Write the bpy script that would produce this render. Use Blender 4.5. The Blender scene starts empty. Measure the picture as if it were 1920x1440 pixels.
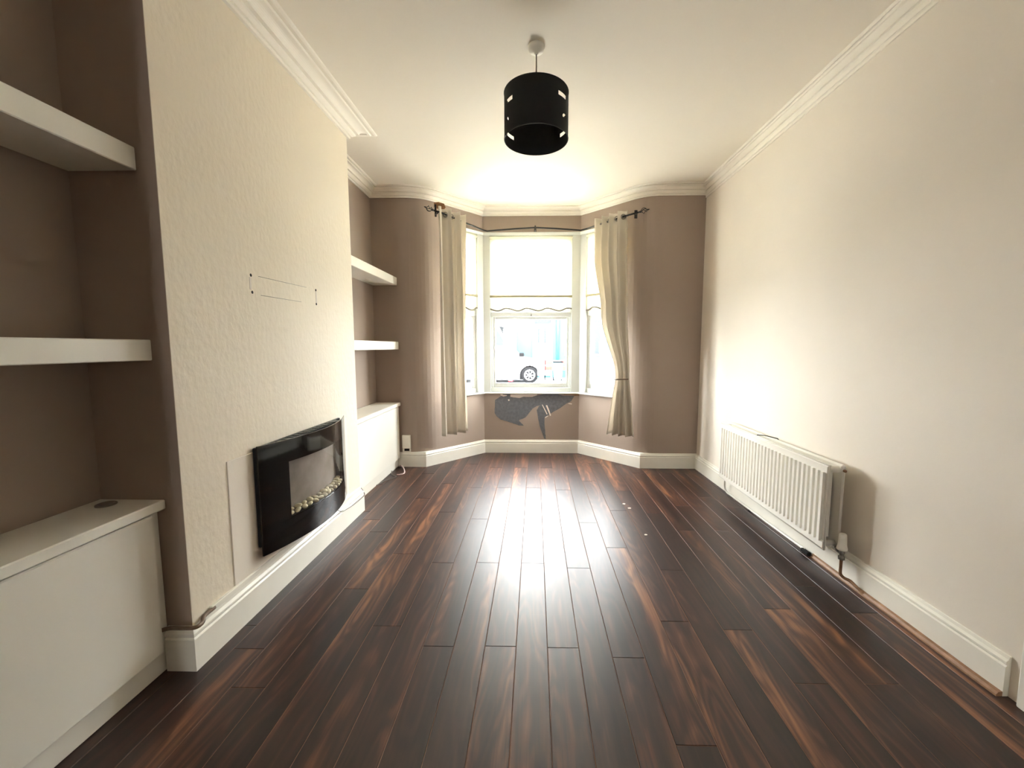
import bpy, math, random
from math import sin, cos, pi, radians, atan2, hypot
from mathutils import Vector, Matrix

random.seed(7)
S = bpy.context.scene
COL = S.collection

# ------------------------------------------------------------------ camera
cam_d = bpy.data.cameras.new('camera')
cam = bpy.data.objects.new('camera', cam_d)
COL.objects.link(cam)
S.camera = cam
F_PX = 760.0
PITCH = math.atan(70 / F_PX)
YAW = radians(1.3)
cam_d.sensor_width = 36
cam_d.lens = 36 * F_PX / 1920
cam_d.shift_x = -(1003 - 960 - F_PX * math.tan(YAW)) / 1920
cam_d.clip_start = 0.02
cam_d.clip_end = 300
cam.location = (0, 0, 1.25)
cam.rotation_euler = (pi / 2 - PITCH, 0, YAW)

# ------------------------------------------------------------------ world and exposure
W = bpy.data.worlds.new('overcast_sky')
S.world = W
W.use_nodes = True
wn = W.node_tree
wn.nodes.clear()
wo = wn.nodes.new('ShaderNodeOutputWorld')
wb = wn.nodes.new('ShaderNodeBackground')
wb.inputs['Color'].default_value = (0.965, 0.985, 1.0, 1)
wb.inputs['Strength'].default_value = 6.0
wn.links.new(wb.outputs[0], wo.inputs[0])
S.view_settings.view_transform = 'Standard'
S.view_settings.look = 'None'
S.view_settings.gamma = 1
S.view_settings.use_curve_mapping = False
S.view_settings.exposure = 3.38
S.cycles.max_bounces = 14
S.cycles.diffuse_bounces = 8
S.cycles.glossy_bounces = 4
S.cycles.transmission_bounces = 6
S.cycles.transparent_max_bounces = 12
S.cycles.caustics_reflective = False
S.cycles.caustics_refractive = False
S.cycles.sample_clamp_indirect = 30
S.cycles.use_denoising = True


def portal(loc, direction, w, h):
    """sky portal: guides the sampling of the sky through a window opening, gives no light of its own"""
    d = bpy.data.lights.new('window_daylight', 'AREA')
    d.shape = 'RECTANGLE'
    d.size = w
    d.size_y = h
    d.cycles.is_portal = True
    o = bpy.data.objects.new('window_daylight', d)
    COL.objects.link(o)
    o.location = loc
    o.rotation_euler = Vector(direction).to_track_quat('-Z', 'Z').to_euler()
    return o


# ------------------------------------------------------------------ mesh helpers
class MB:
    def __init__(s):
        s.v, s.f, s.m, s.sm = [], [], [], []

    def add(s, vs, fs, mi=0, smooth=False):
        b = len(s.v)
        s.v += [tuple(p) for p in vs]
        for f in fs:
            s.f.append(tuple(b + i for i in f))
            s.m.append(mi)
            s.sm.append(smooth)
        return s

    def box(s, a, b, mi=0):
        x0, y0, z0 = [min(a[i], b[i]) for i in range(3)]
        x1, y1, z1 = [max(a[i], b[i]) for i in range(3)]
        return s.add([(x0, y0, z0), (x1, y0, z0), (x1, y1, z0), (x0, y1, z0), (x0, y0, z1), (x1, y0, z1), (x1, y1, z1), (x0, y1, z1)],
                     [(0, 3, 2, 1), (4, 5, 6, 7), (0, 1, 5, 4), (1, 2, 6, 5), (2, 3, 7, 6), (3, 0, 4, 7)], mi)

    def bbox(s, a, b, c=0.003, mi=0):
        """box with chamfered edges"""
        x0, y0, z0 = [min(a[i], b[i]) for i in range(3)]
        x1, y1, z1 = [max(a[i], b[i]) for i in range(3)]
        c = min(c, (x1 - x0) * .45, (y1 - y0) * .45, (z1 - z0) * .45)
        vs, idx = [], {}
        for i, X in enumerate((x0, x1)):
            for j, Y in enumerate((y0, y1)):
                for k, Z in enumerate((z0, z1)):
                    sx, sy, sz = (1 - 2 * i), (1 - 2 * j), (1 - 2 * k)
                    for ax in range(3):
                        p = [X + sx * c, Y + sy * c, Z + sz * c]
                        p[ax] = (X, Y, Z)[ax]
                        idx[i, j, k, ax] = len(vs)
                        vs.append(p)
        fs = []
        for ax in range(3):
            for e in (0, 1):
                o = [a_ for a_ in range(3) if a_ != ax]
                q = []
                for (u, w) in ((0, 0), (1, 0), (1, 1), (0, 1)):
                    t = [0, 0, 0]
                    t[ax] = e
                    t[o[0]] = u
                    t[o[1]] = w
                    q.append(idx[t[0], t[1], t[2], ax])
                fs.append(q)
        for ax in range(3):
            o = [a_ for a_ in range(3) if a_ != ax]
            for u in (0, 1):
                for w in (0, 1):
                    q = []
                    for e in (0, 1):
                        t = [0, 0, 0]
                        t[ax] = e
                        t[o[0]] = u
                        t[o[1]] = w
                        q.append((t[0], t[1], t[2]))
                    fs.append([idx[(*q[0], o[0])], idx[(*q[1], o[0])], idx[(*q[1], o[1])], idx[(*q[0], o[1])]])
        for i in (0, 1):
            for j in (0, 1):
                for k in (0, 1):
                    fs.append([idx[i, j, k, 0], idx[i, j, k, 1], idx[i, j, k, 2]])
        return s.add(vs, fs, mi)

    def sweep(s, path, prof, mi=0, smooth=False, cap=True, closed_prof=True):
        """profile (d, z) swept along a plan path; d is measured to the right of the path direction"""
        n = len(path)
        rows = []
        for i in range(n):
            ns = []
            if i > 0:
                dx, dy = path[i][0] - path[i - 1][0], path[i][1] - path[i - 1][1]
                l = hypot(dx, dy)
                ns.append((dy / l, -dx / l))
            if i < n - 1:
                dx, dy = path[i + 1][0] - path[i][0], path[i + 1][1] - path[i][1]
                l = hypot(dx, dy)
                ns.append((dy / l, -dx / l))
            if len(ns) == 2:
                k = 1 + ns[0][0] * ns[1][0] + ns[0][1] * ns[1][1]
                m = ((ns[0][0] + ns[1][0]) / k, (ns[0][1] + ns[1][1]) / k)
            else:
                m = ns[0]
            rows.append([(path[i][0] + m[0] * d, path[i][1] + m[1] * d, z) for d, z in prof])
        p = len(prof)
        vs = [v for r in rows for v in r]
        fs = []
        for i in range(n - 1):
            for j in range(p if closed_prof else p - 1):
                k = (j + 1) % p
                fs.append((i * p + j, i * p + k, (i + 1) * p + k, (i + 1) * p + j))
        if cap:
            fs.append(tuple(range(p - 1, -1, -1)))
            fs.append(tuple((n - 1) * p + j for j in range(p)))
        return s.add(vs, fs, mi, smooth)

    def tube(s, pts, r, n=10, mi=0, cap=True):
        pts = [Vector(p) for p in pts]
        rs = r if isinstance(r, (list, tuple)) else [r] * len(pts)
        up = None
        vs, fs = [], []
        for i, p in enumerate(pts):
            t = (pts[min(i + 1, len(pts) - 1)] - pts[max(i - 1, 0)]).normalized()
            if up is None:
                up = Vector((0, 0, 1)) if abs(t.z) < .9 else Vector((1, 0, 0))
            a = t.cross(up).normalized()
            up = a.cross(t).normalized()
            for k in range(n):
                th = 2 * pi * k / n
                vs.append(p + (a * cos(th) + up * sin(th)) * rs[i])
        for i in range(len(pts) - 1):
            for k in range(n):
                k2 = (k + 1) % n
                fs.append((i * n + k, i * n + k2, (i + 1) * n + k2, (i + 1) * n + k))
        if cap:
            fs.append(tuple(range(n - 1, -1, -1)))
            fs.append(tuple((len(pts) - 1) * n + k for k in range(n)))
        return s.add(vs, fs, mi, True)

    def lathe(s, c, prof, n=32, axis='z', mi=0, smooth=True):
        """prof (r, h) turned about an axis through c"""
        vs, fs = [], []
        for r, h in prof:
            for k in range(n):
                th = 2 * pi * k / n
                a, b = r * cos(th), r * sin(th)
                q = {'z': (a, b, h), 'y': (a, h, b), 'x': (h, a, b)}[axis]
                vs.append((c[0] + q[0], c[1] + q[1], c[2] + q[2]))
        for i in range(len(prof) - 1):
            for k in range(n):
                k2 = (k + 1) % n
                fs.append((i * n + k, i * n + k2, (i + 1) * n + k2, (i + 1) * n + k))
        return s.add(vs, fs, mi, smooth)

    def prism(s, poly, fn, h0, h1, mi=0):
        """2D polygon extruded: fn(a, b, h) gives the point"""
        n = len(poly)
        vs = [fn(a, b, h0) for a, b in poly] + [fn(a, b, h1) for a, b in poly]
        fs = [tuple(range(n)), tuple(range(2 * n - 1, n - 1, -1))]
        fs += [(i, (i + 1) % n, n + (i + 1) % n, n + i) for i in range(n)]
        return s.add(vs, fs, mi)

    def mesh(s, name, mats):
        me = bpy.data.meshes.new(name)
        me.from_pydata(s.v, [], s.f)
        for m in (mats if isinstance(mats, (list, tuple)) else [mats]):
            me.materials.append(m)
        me.polygons.foreach_set('material_index', s.m)
        me.polygons.foreach_set('use_smooth', s.sm)
        me.validate()
        me.update()
        import bmesh
        bm = bmesh.new()
        bm.from_mesh(me)
        bmesh.ops.recalc_face_normals(bm, faces=bm.faces)
        bm.to_mesh(me)
        bm.free()
        return me

    def build(s, name, mats, parent=None):
        o = bpy.data.objects.new(name, s.mesh(name, mats))
        COL.objects.link(o)
        if parent:
            o.parent = parent
        return o


def tag(o, label=None, cat=None, group=None, kind=None):
    if label: o['label'] = label
    if cat: o['category'] = cat
    if group: o['group'] = group
    if kind: o['kind'] = kind
    return o


def empty(name, loc=(0, 0, 0), rz=0, **k):
    o = bpy.data.objects.new(name, None)
    COL.objects.link(o)
    o.location = loc
    o.rotation_euler = (0, 0, rz)
    o.empty_display_size = .05
    return tag(o, **k)


def spline(pts, n=8):
    """Catmull-Rom through 3D points"""
    P = [Vector(p) for p in pts]
    P = [P[0] * 2 - P[1]] + P + [P[-1] * 2 - P[-2]]
    out = []
    for i in range(1, len(P) - 2):
        for k in range(n):
            t = k / n
            a, b, c, d = P[i - 1], P[i], P[i + 1], P[i + 2]
            out.append(.5 * ((2 * b) + (c - a) * t + (2 * a - 5 * b + 4 * c - d) * t * t + (3 * b - a - 3 * c + d) * t ** 3))
    out.append(P[-2])
    return out


# ------------------------------------------------------------------ materials
def srgb(r, g, b):
    f = lambda c: (c / 255 / 12.92) if c / 255 <= .04045 else ((c / 255 + .055) / 1.055) ** 2.4
    return (f(r), f(g), f(b), 1)


def mat(name, col, rough=.5, metal=0, bump=0, bscale=60, var=0, vscale=3, spec=.5, coat=0, bdist=.002):
    m = bpy.data.materials.new(name)
    m.use_nodes = True
    t = m.node_tree
    p = t.nodes['Principled BSDF']
    p.inputs['Base Color'].default_value = col
    p.inputs['Roughness'].default_value = rough
    p.inputs['Metallic'].default_value = metal
    p.inputs['Specular IOR Level'].default_value = spec
    p.inputs['Coat Weight'].default_value = coat
    tc = t.nodes.new('ShaderNodeTexCoord')
    if bump:
        n = t.nodes.new('ShaderNodeTexNoise')
        n.inputs['Scale'].default_value = bscale
        n.inputs['Detail'].default_value = 4
        t.links.new(tc.outputs['Object'], n.inputs['Vector'])
        b = t.nodes.new('ShaderNodeBump')
        b.inputs['Strength'].default_value = bump
        b.inputs['Distance'].default_value = bdist
        t.links.new(n.outputs['Fac'], b.inputs['Height'])
        t.links.new(b.outputs[0], p.inputs['Normal'])
    if var:
        n = t.nodes.new('ShaderNodeTexNoise')
        n.inputs['Scale'].default_value = vscale
        n.inputs['Detail'].default_value = 5
        t.links.new(tc.outputs['Object'], n.inputs['Vector'])
        r = t.nodes.new('ShaderNodeValToRGB')
        r.color_ramp.elements[0].position = .3
        r.color_ramp.elements[1].position = .7
        r.color_ramp.elements[0].color = (col[0] * (1 - var), col[1] * (1 - var), col[2] * (1 - var * 1.1), 1)
        r.color_ramp.elements[1].color = col
        t.links.new(n.outputs['Fac'], r.inputs['Fac'])
        t.links.new(r.outputs[0], p.inputs['Base Color'])
    return m


M = {}
M['cream'] = mat('cream_wall_paint', srgb(236, 228, 216), .75, bump=.25, bscale=45, var=.05, vscale=1.6)
M['ceiling'] = mat('ceiling_paint', srgb(240, 233, 220), .85, bump=.3, bscale=8, var=.04, vscale=1.1, bdist=.004)
M['taupe'] = mat('taupe_wall_paint', srgb(163, 147, 135), .8, bump=.2, bscale=70, var=.06, vscale=2)
M['gloss'] = mat('white_gloss_paint', srgb(240, 237, 226), .35, bump=.12, bscale=25, var=.05, vscale=6)
M['cornice'] = mat('cornice_paint', srgb(242, 237, 226), .6, bump=.1, bscale=40)
M['frame'] = mat('window_frame_paint', srgb(204, 206, 201), .35, bump=.08, bscale=30, var=.05, vscale=5)
M['board'] = mat('white_board', srgb(240, 238, 228), .4, var=.03, vscale=4)
M['black'] = mat('black_metal', srgb(18, 17, 16), .45, metal=.2)
M['shade'] = mat('black_shade_fabric', srgb(6, 6, 6), .8, bump=.2, bscale=400)
M['dark'] = mat('dark_gap', srgb(20, 18, 16), .9)
M['glossblack'] = mat('black_glass', srgb(6, 7, 9), .06, spec=.6)
M['blackbody'] = mat('black_casing', srgb(22, 22, 23), .4)
M['firebox'] = mat('firebox_grey', srgb(150, 138, 130), .6, var=.35, vscale=9)
M['pebble'] = mat('pebble_stone', srgb(228, 218, 190), .6, var=.3, vscale=30, bump=.2)
M['rad'] = mat('radiator_enamel', srgb(236, 233, 224), .3, var=.04, vscale=8)
M['plug'] = mat('white_plastic', srgb(238, 235, 224), .45)
M['copper'] = mat('tarnished_copper', srgb(160, 122, 92), .5, metal=.4, var=.4, vscale=40)
M['chrome'] = mat('dull_chrome', srgb(150, 146, 138), .3, metal=.9)
M['grey'] = mat('grey_cable', srgb(120, 112, 104), .5)
M['hose'] = mat('brown_hose', srgb(118, 98, 78), .55, var=.35, vscale=60)
M['strip'] = mat('brown_beading', srgb(165, 125, 95), .5, var=.35, vscale=30)
M['fleck'] = mat('plaster_fleck', srgb(225, 215, 205), .8)
M['rust'] = mat('bare_brown_plaster', srgb(150, 112, 74), .9, var=.35, vscale=40)
M['slate'] = mat('bitumen_undercoat', srgb(112, 114, 120), .8, bump=.5, bscale=120, var=.3, vscale=35)
M['tarmac'] = mat('street_tarmac', srgb(150, 150, 152), .9, var=.2, vscale=8)
M['pave'] = mat('pavement', srgb(190, 188, 184), .9, var=.15, vscale=5)
M['render_white'] = mat('white_render', srgb(225, 225, 225), .8, bump=.2)
M['render_blue'] = mat('pale_blue_render', srgb(34, 78, 90), .9, bump=.2)
M['cyan'] = mat('turquoise_downpipe', srgb(14, 104, 124), .6)
M['car'] = mat('white_car_paint', srgb(232, 233, 235), .25, coat=.5)
M['tyre'] = mat('tyre_rubber', srgb(14, 14, 15), .9, spec=.1)
M['alloy'] = mat('alloy_wheel', srgb(190, 192, 196), .35, metal=.5)
M['carglass'] = mat('car_glass', srgb(12, 14, 16), .5, spec=.1)
M['redlamp'] = mat('red_reflector', srgb(205, 8, 24), .5)
M['orange'] = mat('orange_barrier_plastic', srgb(225, 26, 8), .6)
M['bin'] = mat('pale_blue_bin_plastic', srgb(40, 95, 110), .6)
M['upvc'] = mat('white_upvc', srgb(238, 238, 240), .3)
M['greyglass'] = mat('far_window_glass', srgb(30, 34, 37), .5, spec=.15)


def nodes(m):
    return m.node_tree.nodes, m.node_tree.links


# embossed wallpaper on the chimney breast
def wallpaper():
    m = mat('embossed_cream_wallpaper', srgb(234, 224, 205), .65)
    N, L = nodes(m)
    p = N['Principled BSDF']
    tc = N.new('ShaderNodeTexCoord')
    mp = N.new('ShaderNodeMapping')
    mp.inputs['Scale'].default_value = (1, 34, 22)
    L.new(tc.outputs['Object'], mp.inputs['Vector'])
    v = N.new('ShaderNodeTexVoronoi')
    v.feature = 'SMOOTH_F1'
    v.inputs['Scale'].default_value = 1
    v.inputs['Randomness'].default_value = .55
    L.new(mp.outputs[0], v.inputs['Vector'])
    w = N.new('ShaderNodeTexNoise')
    w.inputs['Scale'].default_value = 1.6
    L.new(mp.outputs[0], w.inputs['Vector'])
    a = N.new('ShaderNodeMath')
    a.operation = 'ADD'
    L.new(v.outputs['Distance'], a.inputs[0])
    L.new(w.outputs['Fac'], a.inputs[1])
    b = N.new('ShaderNodeBump')
    b.inputs['Strength'].default_value = .5
    b.inputs['Distance'].default_value = .0035
    L.new(a.outputs[0], b.inputs['Height'])
    L.new(b.outputs[0], p.inputs['Normal'])
    return m


M['paper'] = wallpaper()


# dark walnut laminate
def wood():
    m = mat('dark_walnut_laminate', (0.05, .02, .012, 1), .3, spec=.5)
    N, L = nodes(m)
    p = N['Principled BSDF']
    tc = N.new('ShaderNodeTexCoord')
    oi = N.new('ShaderNodeObjectInfo')
    rnd = N.new('ShaderNodeMath')
    rnd.operation = 'MULTIPLY'
    rnd.inputs[1].default_value = 37.0
    L.new(oi.outputs['Random'], rnd.inputs[0])
    cb = N.new('ShaderNodeCombineXYZ')
    L.new(rnd.outputs[0], cb.inputs['X'])
    L.new(rnd.outputs[0], cb.inputs['Y'])
    L.new(rnd.outputs[0], cb.inputs['Z'])
    ad = N.new('ShaderNodeVectorMath')
    L.new(tc.outputs['Object'], ad.inputs[0])
    L.new(cb.outputs[0], ad.inputs[1])
    # cathedral grain: rings of a slowly bending field
    mp = N.new('ShaderNodeMapping')
    mp.inputs['Scale'].default_value = (9.0, 1.5, 1)
    L.new(ad.outputs[0], mp.inputs['Vector'])
    n1 = N.new('ShaderNodeTexNoise')
    n1.inputs['Scale'].default_value = 1.0
    n1.inputs['Detail'].default_value = 1.5
    L.new(mp.outputs[0], n1.inputs['Vector'])
    k = N.new('ShaderNodeMath')
    k.operation = 'MULTIPLY'
    k.inputs[1].default_value = 60
    L.new(n1.outputs['Fac'], k.inputs[0])
    sn = N.new('ShaderNodeMath')
    sn.operation = 'SINE'
    L.new(k.outputs[0], sn.inputs[0])
    # fine fibre
    mp2 = N.new('ShaderNodeMapping')
    mp2.inputs['Scale'].default_value = (160, 5, 1)
    L.new(ad.outputs[0], mp2.inputs['Vector'])
    n2 = N.new('ShaderNodeTexNoise')
    n2.inputs['Scale'].default_value = 1
    n2.inputs['Detail'].default_value = 3
    L.new(mp2.outputs[0], n2.inputs['Vector'])
    # broad streaks running with the board
    mp3 = N.new('ShaderNodeMapping')
    mp3.inputs['Scale'].default_value = (13, .7, 1)
    L.new(ad.outputs[0], mp3.inputs['Vector'])
    n3 = N.new('ShaderNodeTexNoise')
    n3.inputs['Scale'].default_value = 1
    n3.inputs['Detail'].default_value = 2
    L.new(mp3.outputs[0], n3.inputs['Vector'])
    s1 = N.new('ShaderNodeMath')
    s1.operation = 'MULTIPLY_ADD'
    s1.inputs[1].default_value = .05
    L.new(sn.outputs[0], s1.inputs[0])
    L.new(n3.outputs['Fac'], s1.inputs[2])
    s2 = N.new('ShaderNodeMath')
    s2.operation = 'MULTIPLY_ADD'
    s2.inputs[1].default_value = .16
    L.new(n2.outputs['Fac'], s2.inputs[0])
    L.new(s1.outputs[0], s2.inputs[2])
    s3 = N.new('ShaderNodeMath')
    s3.operation = 'MULTIPLY_ADD'
    s3.inputs[1].default_value = .16
    L.new(oi.outputs['Random'], s3.inputs[0])
    L.new(s2.outputs[0], s3.inputs[2])
    r = N.new('ShaderNodeValToRGB')
    e = r.color_ramp.elements
    e[0].position = .48
    e[0].color = srgb(36, 21, 17)
    e[1].position = .98
    e[1].color = srgb(148, 100, 68)
    q = e.new(.70)
    q.color = srgb(58, 35, 27)
    q = e.new(.82)
    q.color = srgb(90, 57, 41)
    L.new(s3.outputs[0], r.inputs['Fac'])
    L.new(r.outputs[0], p.inputs['Base Color'])
    b = N.new('ShaderNodeBump')
    b.inputs['Strength'].default_value = .08
    b.inputs['Distance'].default_value = .0008
    L.new(n2.outputs['Fac'], b.inputs['Height'])
    L.new(b.outputs[0], p.inputs['Normal'])
    p.inputs['Roughness'].default_value = .40
    p.inputs['Specular IOR Level'].default_value = .55
    return m


M['wood'] = wood()
M['groove'] = mat('plank_groove', srgb(150, 112, 92), .9)


def pane_mat(name, tint=(.985, .99, .985, 1)):
    m = bpy.data.materials.new(name)
    m.use_nodes = True
    N, L = nodes(m)
    N.clear()
    o = N.new('ShaderNodeOutputMaterial')
    mx = N.new('ShaderNodeMixShader')
    t = N.new('ShaderNodeBsdfTransparent')
    t.inputs[0].default_value = tint
    g = N.new('ShaderNodeBsdfGlossy')
    g.inputs['Roughness'].default_value = .02
    fr = N.new('ShaderNodeFresnel')
    fr.inputs['IOR'].default_value = 1.45
    ge = N.new('ShaderNodeNewGeometry')          # only the outer face of each pane reflects
    om = N.new('ShaderNodeMath')
    om.operation = 'SUBTRACT'
    om.inputs[0].default_value = 1
    L.new(ge.outputs['Backfacing'], om.inputs[1])
    ml = N.new('ShaderNodeMath')
    ml.operation = 'MULTIPLY'
    L.new(fr.outputs[0], ml.inputs[0])
    L.new(om.outputs[0], ml.inputs[1])
    L.new(ml.outputs[0], mx.inputs[0])
    L.new(t.outputs[0], mx.inputs[1])
    L.new(g.outputs[0], mx.inputs[2])
    L.new(mx.outputs[0], o.inputs[0])
    return m


M['glass'] = pane_mat('window_glass')


def cloth(name, col, trans, tcol, bump=.15, sc=500):
    m = bpy.data.materials.new(name)
    m.use_nodes = True
    N, L = nodes(m)
    p = N['Principled BSDF']
    o = [n for n in N if n.type == 'OUTPUT_MATERIAL'][0]
    p.inputs['Base Color'].default_value = col
    p.inputs['Roughness'].default_value = .9
    p.inputs['Specular IOR Level'].default_value = .1
    t = N.new('ShaderNodeBsdfTranslucent')
    t.inputs[0].default_value = tcol
    mx = N.new('ShaderNodeMixShader')
    mx.inputs[0].default_value = trans
    L.new(p.outputs[0], mx.inputs[1])
    L.new(t.outputs[0], mx.inputs[2])
    L.new(mx.outputs[0], o.inputs[0])
    tc = N.new('ShaderNodeTexCoord')
    n = N.new('ShaderNodeTexNoise')
    n.inputs['Scale'].default_value = sc
    L.new(tc.outputs['Object'], n.inputs['Vector'])
    b = N.new('ShaderNodeBump')
    b.inputs['Strength'].default_value = bump
    b.inputs['Distance'].default_value = .001
    L.new(n.outputs['Fac'], b.inputs['Height'])
    L.new(b.outputs[0], p.inputs['Normal'])
    return m


M['blind'] = cloth('roller_blind_fabric', srgb(250, 247, 232), .4, srgb(252, 250, 238))
M['fringe'] = mat('blind_fringe_braid', srgb(110, 106, 96), .9)
M['batten'] = mat('blind_batten', srgb(150, 142, 112), .7)
M['curtain'] = cloth('cream_curtain', srgb(224, 217, 204), .28, srgb(226, 220, 210))

# ------------------------------------------------------------------ room dimensions (metres; x right, y into the bay)
CEIL = 2.8
YB = 4.13          # front wall of the house
XL = -1.64         # alcove back wall
XC = -1.325        # chimney breast face
YC0, YC1 = 1.45, 2.96
AL, BL, BR, AR, CR = (-1.14, YB), (-.595, 4.715), (.515, 4.715), (1.09, YB), (1.665, YB)
YR = -5.5          # rear wall of the through room, set deep to even out the fill


def xr(y):         # right wall runs slightly out of square
    return 1.665 + (YB - y) * .0126


def lerp(a, b, t):
    return (a[0] + (b[0] - a[0]) * t, a[1] + (b[1] - a[1]) * t)


def round_corner(a, c, b, r, n=8):
    """points of a rounded corner at c between a and b"""
    la, lb = hypot(a[0] - c[0], a[1] - c[1]), hypot(b[0] - c[0], b[1] - c[1])
    p, q = lerp(c, a, r / la), lerp(c, b, r / lb)
    out = []
    for i in range(n + 1):
        t = i / n
        out.append(((1 - t) ** 2 * p[0] + 2 * t * (1 - t) * c[0] + t * t * q[0], (1 - t) ** 2 * p[1] + 2 * t * (1 - t) * c[1] + t * t * q[1]))
    return out


curveL = round_corner((XL, YB), AL, BL, .17)
curveR = round_corner(BR, AR, CR, .17)
ZS, ZH = .72, 2.50      # sill and head of the bay windows

# ---- walls
b = MB()
full = lambda z0, z1, d=.12: [(0, z0), (0, z1), (-d, z1), (-d, z0)]
tL = .285 / hypot(BL[0] - AL[0], BL[1] - AL[1])
tR = .285 / hypot(BR[0] - AR[0], BR[1] - AR[1])
b.sweep([(XL - .12, YB)] + curveL + [lerp(AL, BL, tL)], full(-.05, CEIL + .1))
b.sweep([lerp(AR, BR, tR)] + curveR + [(CR[0] + .14, YB)], full(-.05, CEIL + .1))
b.sweep([lerp(AL, BL, tL), BL, BR, lerp(AR, BR, tR)], full(-.05, ZS - .015, .2))
b.sweep([lerp(AL, BL, tL), BL, BR, lerp(AR, BR, tR)], full(ZH + .015, CEIL + .1, .2))
tag(b.build('wall_front', M['taupe']), kind='structure')

b = MB()
b.box((XL - .12, YR, -.05), (XL, YB, CEIL + .1))
tag(b.build('wall_left', M['taupe']), kind='structure')

# chimney breast: papered face, taupe cheeks
b = MB()
b.box((XL, YC0, -.05), (XC - .002, YC1, CEIL), 1)
b.box((XC - .002, YC0 + .0005, -.05), (XC, YC1 - .0005, CEIL), 0)
chim = tag(b.build('wall_chimney', [M['paper'], M['taupe']]), kind='structure')

# unseen nib wall ending the near alcove, deepened to shade the chimney cheek
b = MB()
b.box((XL, -2.0, -.05), (-1.30, .28, CEIL))
tag(b.build('wall_nib_shade', M['taupe']), kind='structure')

# right wall with a doorway behind the picture's edge
DY0, DY1, DH = .46, 1.262, 2.02
b = MB()
for (ya, yb_, za, zb) in ((YB, DY1, -.05, CEIL + .1), (DY0, YR, -.05, CEIL + .1), (DY1, DY0, DH, CEIL + .1)):
    xa, xb = xr(ya), xr(yb_)
    b.add([(xa, ya, za), (xb, yb_, za), (xb + .12, yb_, za), (xa + .12, ya, za), (xa, ya, zb), (xb, yb_, zb), (xb + .12, yb_, zb), (xa + .12, ya, zb)],
          [(0, 3, 2, 1), (4, 5, 6, 7), (0, 1, 5, 4), (1, 2, 6, 5), (2, 3, 7, 6), (3, 0, 4, 7)])
tag(b.build('wall_right', M['cream']), kind='structure')

b = MB()  # rear wall, with an opening made for the added fill window
b.box((XL - .12, YR - .12, -.05), (-1.22, YR, CEIL + .1))
b.box((-.85, YR - .12, -.05), (1.9, YR, CEIL + .1))
b.box((-1.22, YR - .12, 2.15), (-.85, YR, CEIL + .1))
b.box((-1.22, YR - .12, -.05), (-.85, YR, .95))
tag(b.build('wall_rear', M['cream']), kind='structure')

b = MB()
b.box((XL - .12, YR - .12, CEIL), (1.9, 5.0, CEIL + .12))
tag(b.build('ceiling', M['ceiling']), kind='structure')

# ---- floor: base plus one object per laminate plank
b = MB()
b.add([(XL, YR, z) for z in (-.05, -.0075)] and
      [(XL - .1, YR - .1, -.06), (1.85, YR - .1, -.06), (1.85, 4.16, -.06), (1.09, 4.16, -.06), (.55, 4.79, -.06), (-.63, 4.79, -.06), (-1.14, 4.16, -.06), (XL - .1, 4.16, -.06),
       (XL - .1, YR - .1, -.0022), (1.85, YR - .1, -.0022), (1.85, 4.16, -.0022), (1.09, 4.16, -.0022), (.55, 4.79, -.0022), (-.63, 4.79, -.0022), (-1.14, 4.16, -.0022), (XL - .1, 4.16, -.0022)],
      [tuple(range(7, -1, -1)), tuple(range(8, 16))] + [(i, (i + 1) % 8, 8 + (i + 1) % 8, 8 + i) for i in range(8)])
floor = tag(b.build('floor', M['groove']), kind='structure')

PW, PL_ = .1305, 1.26


def plank_mesh(w, l, l2=None):
    """bevelled board, origin at its near left corner; l and l2 are the lengths of its two long edges"""
    l2 = l if l2 is None else l2
    g, c = .0009, .0012
    m = MB()
    lo = [(g, g, -.002), (w - g, g, -.002), (w - g, l2 - g, -.002), (g, l - g, -.002)]
    hi = [(g + c, g + c, 0), (w - g - c, g + c, 0), (w - g - c, l2 - g - c, 0), (g + c, l - g - c, 0)]
    m.add(lo + hi, [(0, 1, 2, 3), (4, 7, 6, 5), (0, 4, 5, 1), (1, 5, 6, 2), (2, 6, 7, 3), (3, 7, 4, 0)])
    return m.mesh('plank', M['wood'])


def far_y(x):
    """how far a board may run at this x before it is under the front wall"""
    if x < AL[0] or x > AR[0]: return YB
    if x < BL[0]: return AL[1] + (x - AL[0]) / (BL[0] - AL[0]) * (BL[1] - AL[1])
    if x > BR[0]: return BR[1] + (x - BR[0]) / (AR[0] - BR[0]) * (AR[1] - BR[1])
    return BL[1]


stdmesh = plank_mesh(PW, PL_)
ends = {0: 2.245, -2: 2.245, -4: 2.239, -3: 2.842, -1: 2.848, 1: 2.845, 3: 2.797, 2: 2.199, 4: 2.438, 6: 2.189, 8: 2.685, 10: 2.69, -6: 2.336, -7: 1.975, 5: 3.02, 7: 1.71, 9: 1.86, 11: 2.05, 12: 3.1, -5: 1.70, -8: 2.62, -9: 1.55, -10: 2.95, 13: 2.4}
for k in range(-12, 14):
    xa = -.0153 + (k - .5) * PW + .0045
    xb = xa + PW
    if xb < XL - .02 or xa > 1.78:
        continue
    w = PW
    y = ends.get(k, 2.3)
    while y > -1.1:
        y -= PL_
    while y < 4.8:
        ea, eb = y + PL_, y + PL_
        fa, fb = far_y(xa) + .01, far_y(xb) + .01
        if y < min(fa, fb) - .02:
            ea, eb = min(ea, fa), min(eb, fb)
            me = stdmesh if (ea == eb == y + PL_) else plank_mesh(w, ea - y, eb - y)
            o = bpy.data.objects.new('plank', me)
            COL.objects.link(o)
            o.parent = floor
            o.location = (xa, y, 0)
        y += PL_

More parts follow.
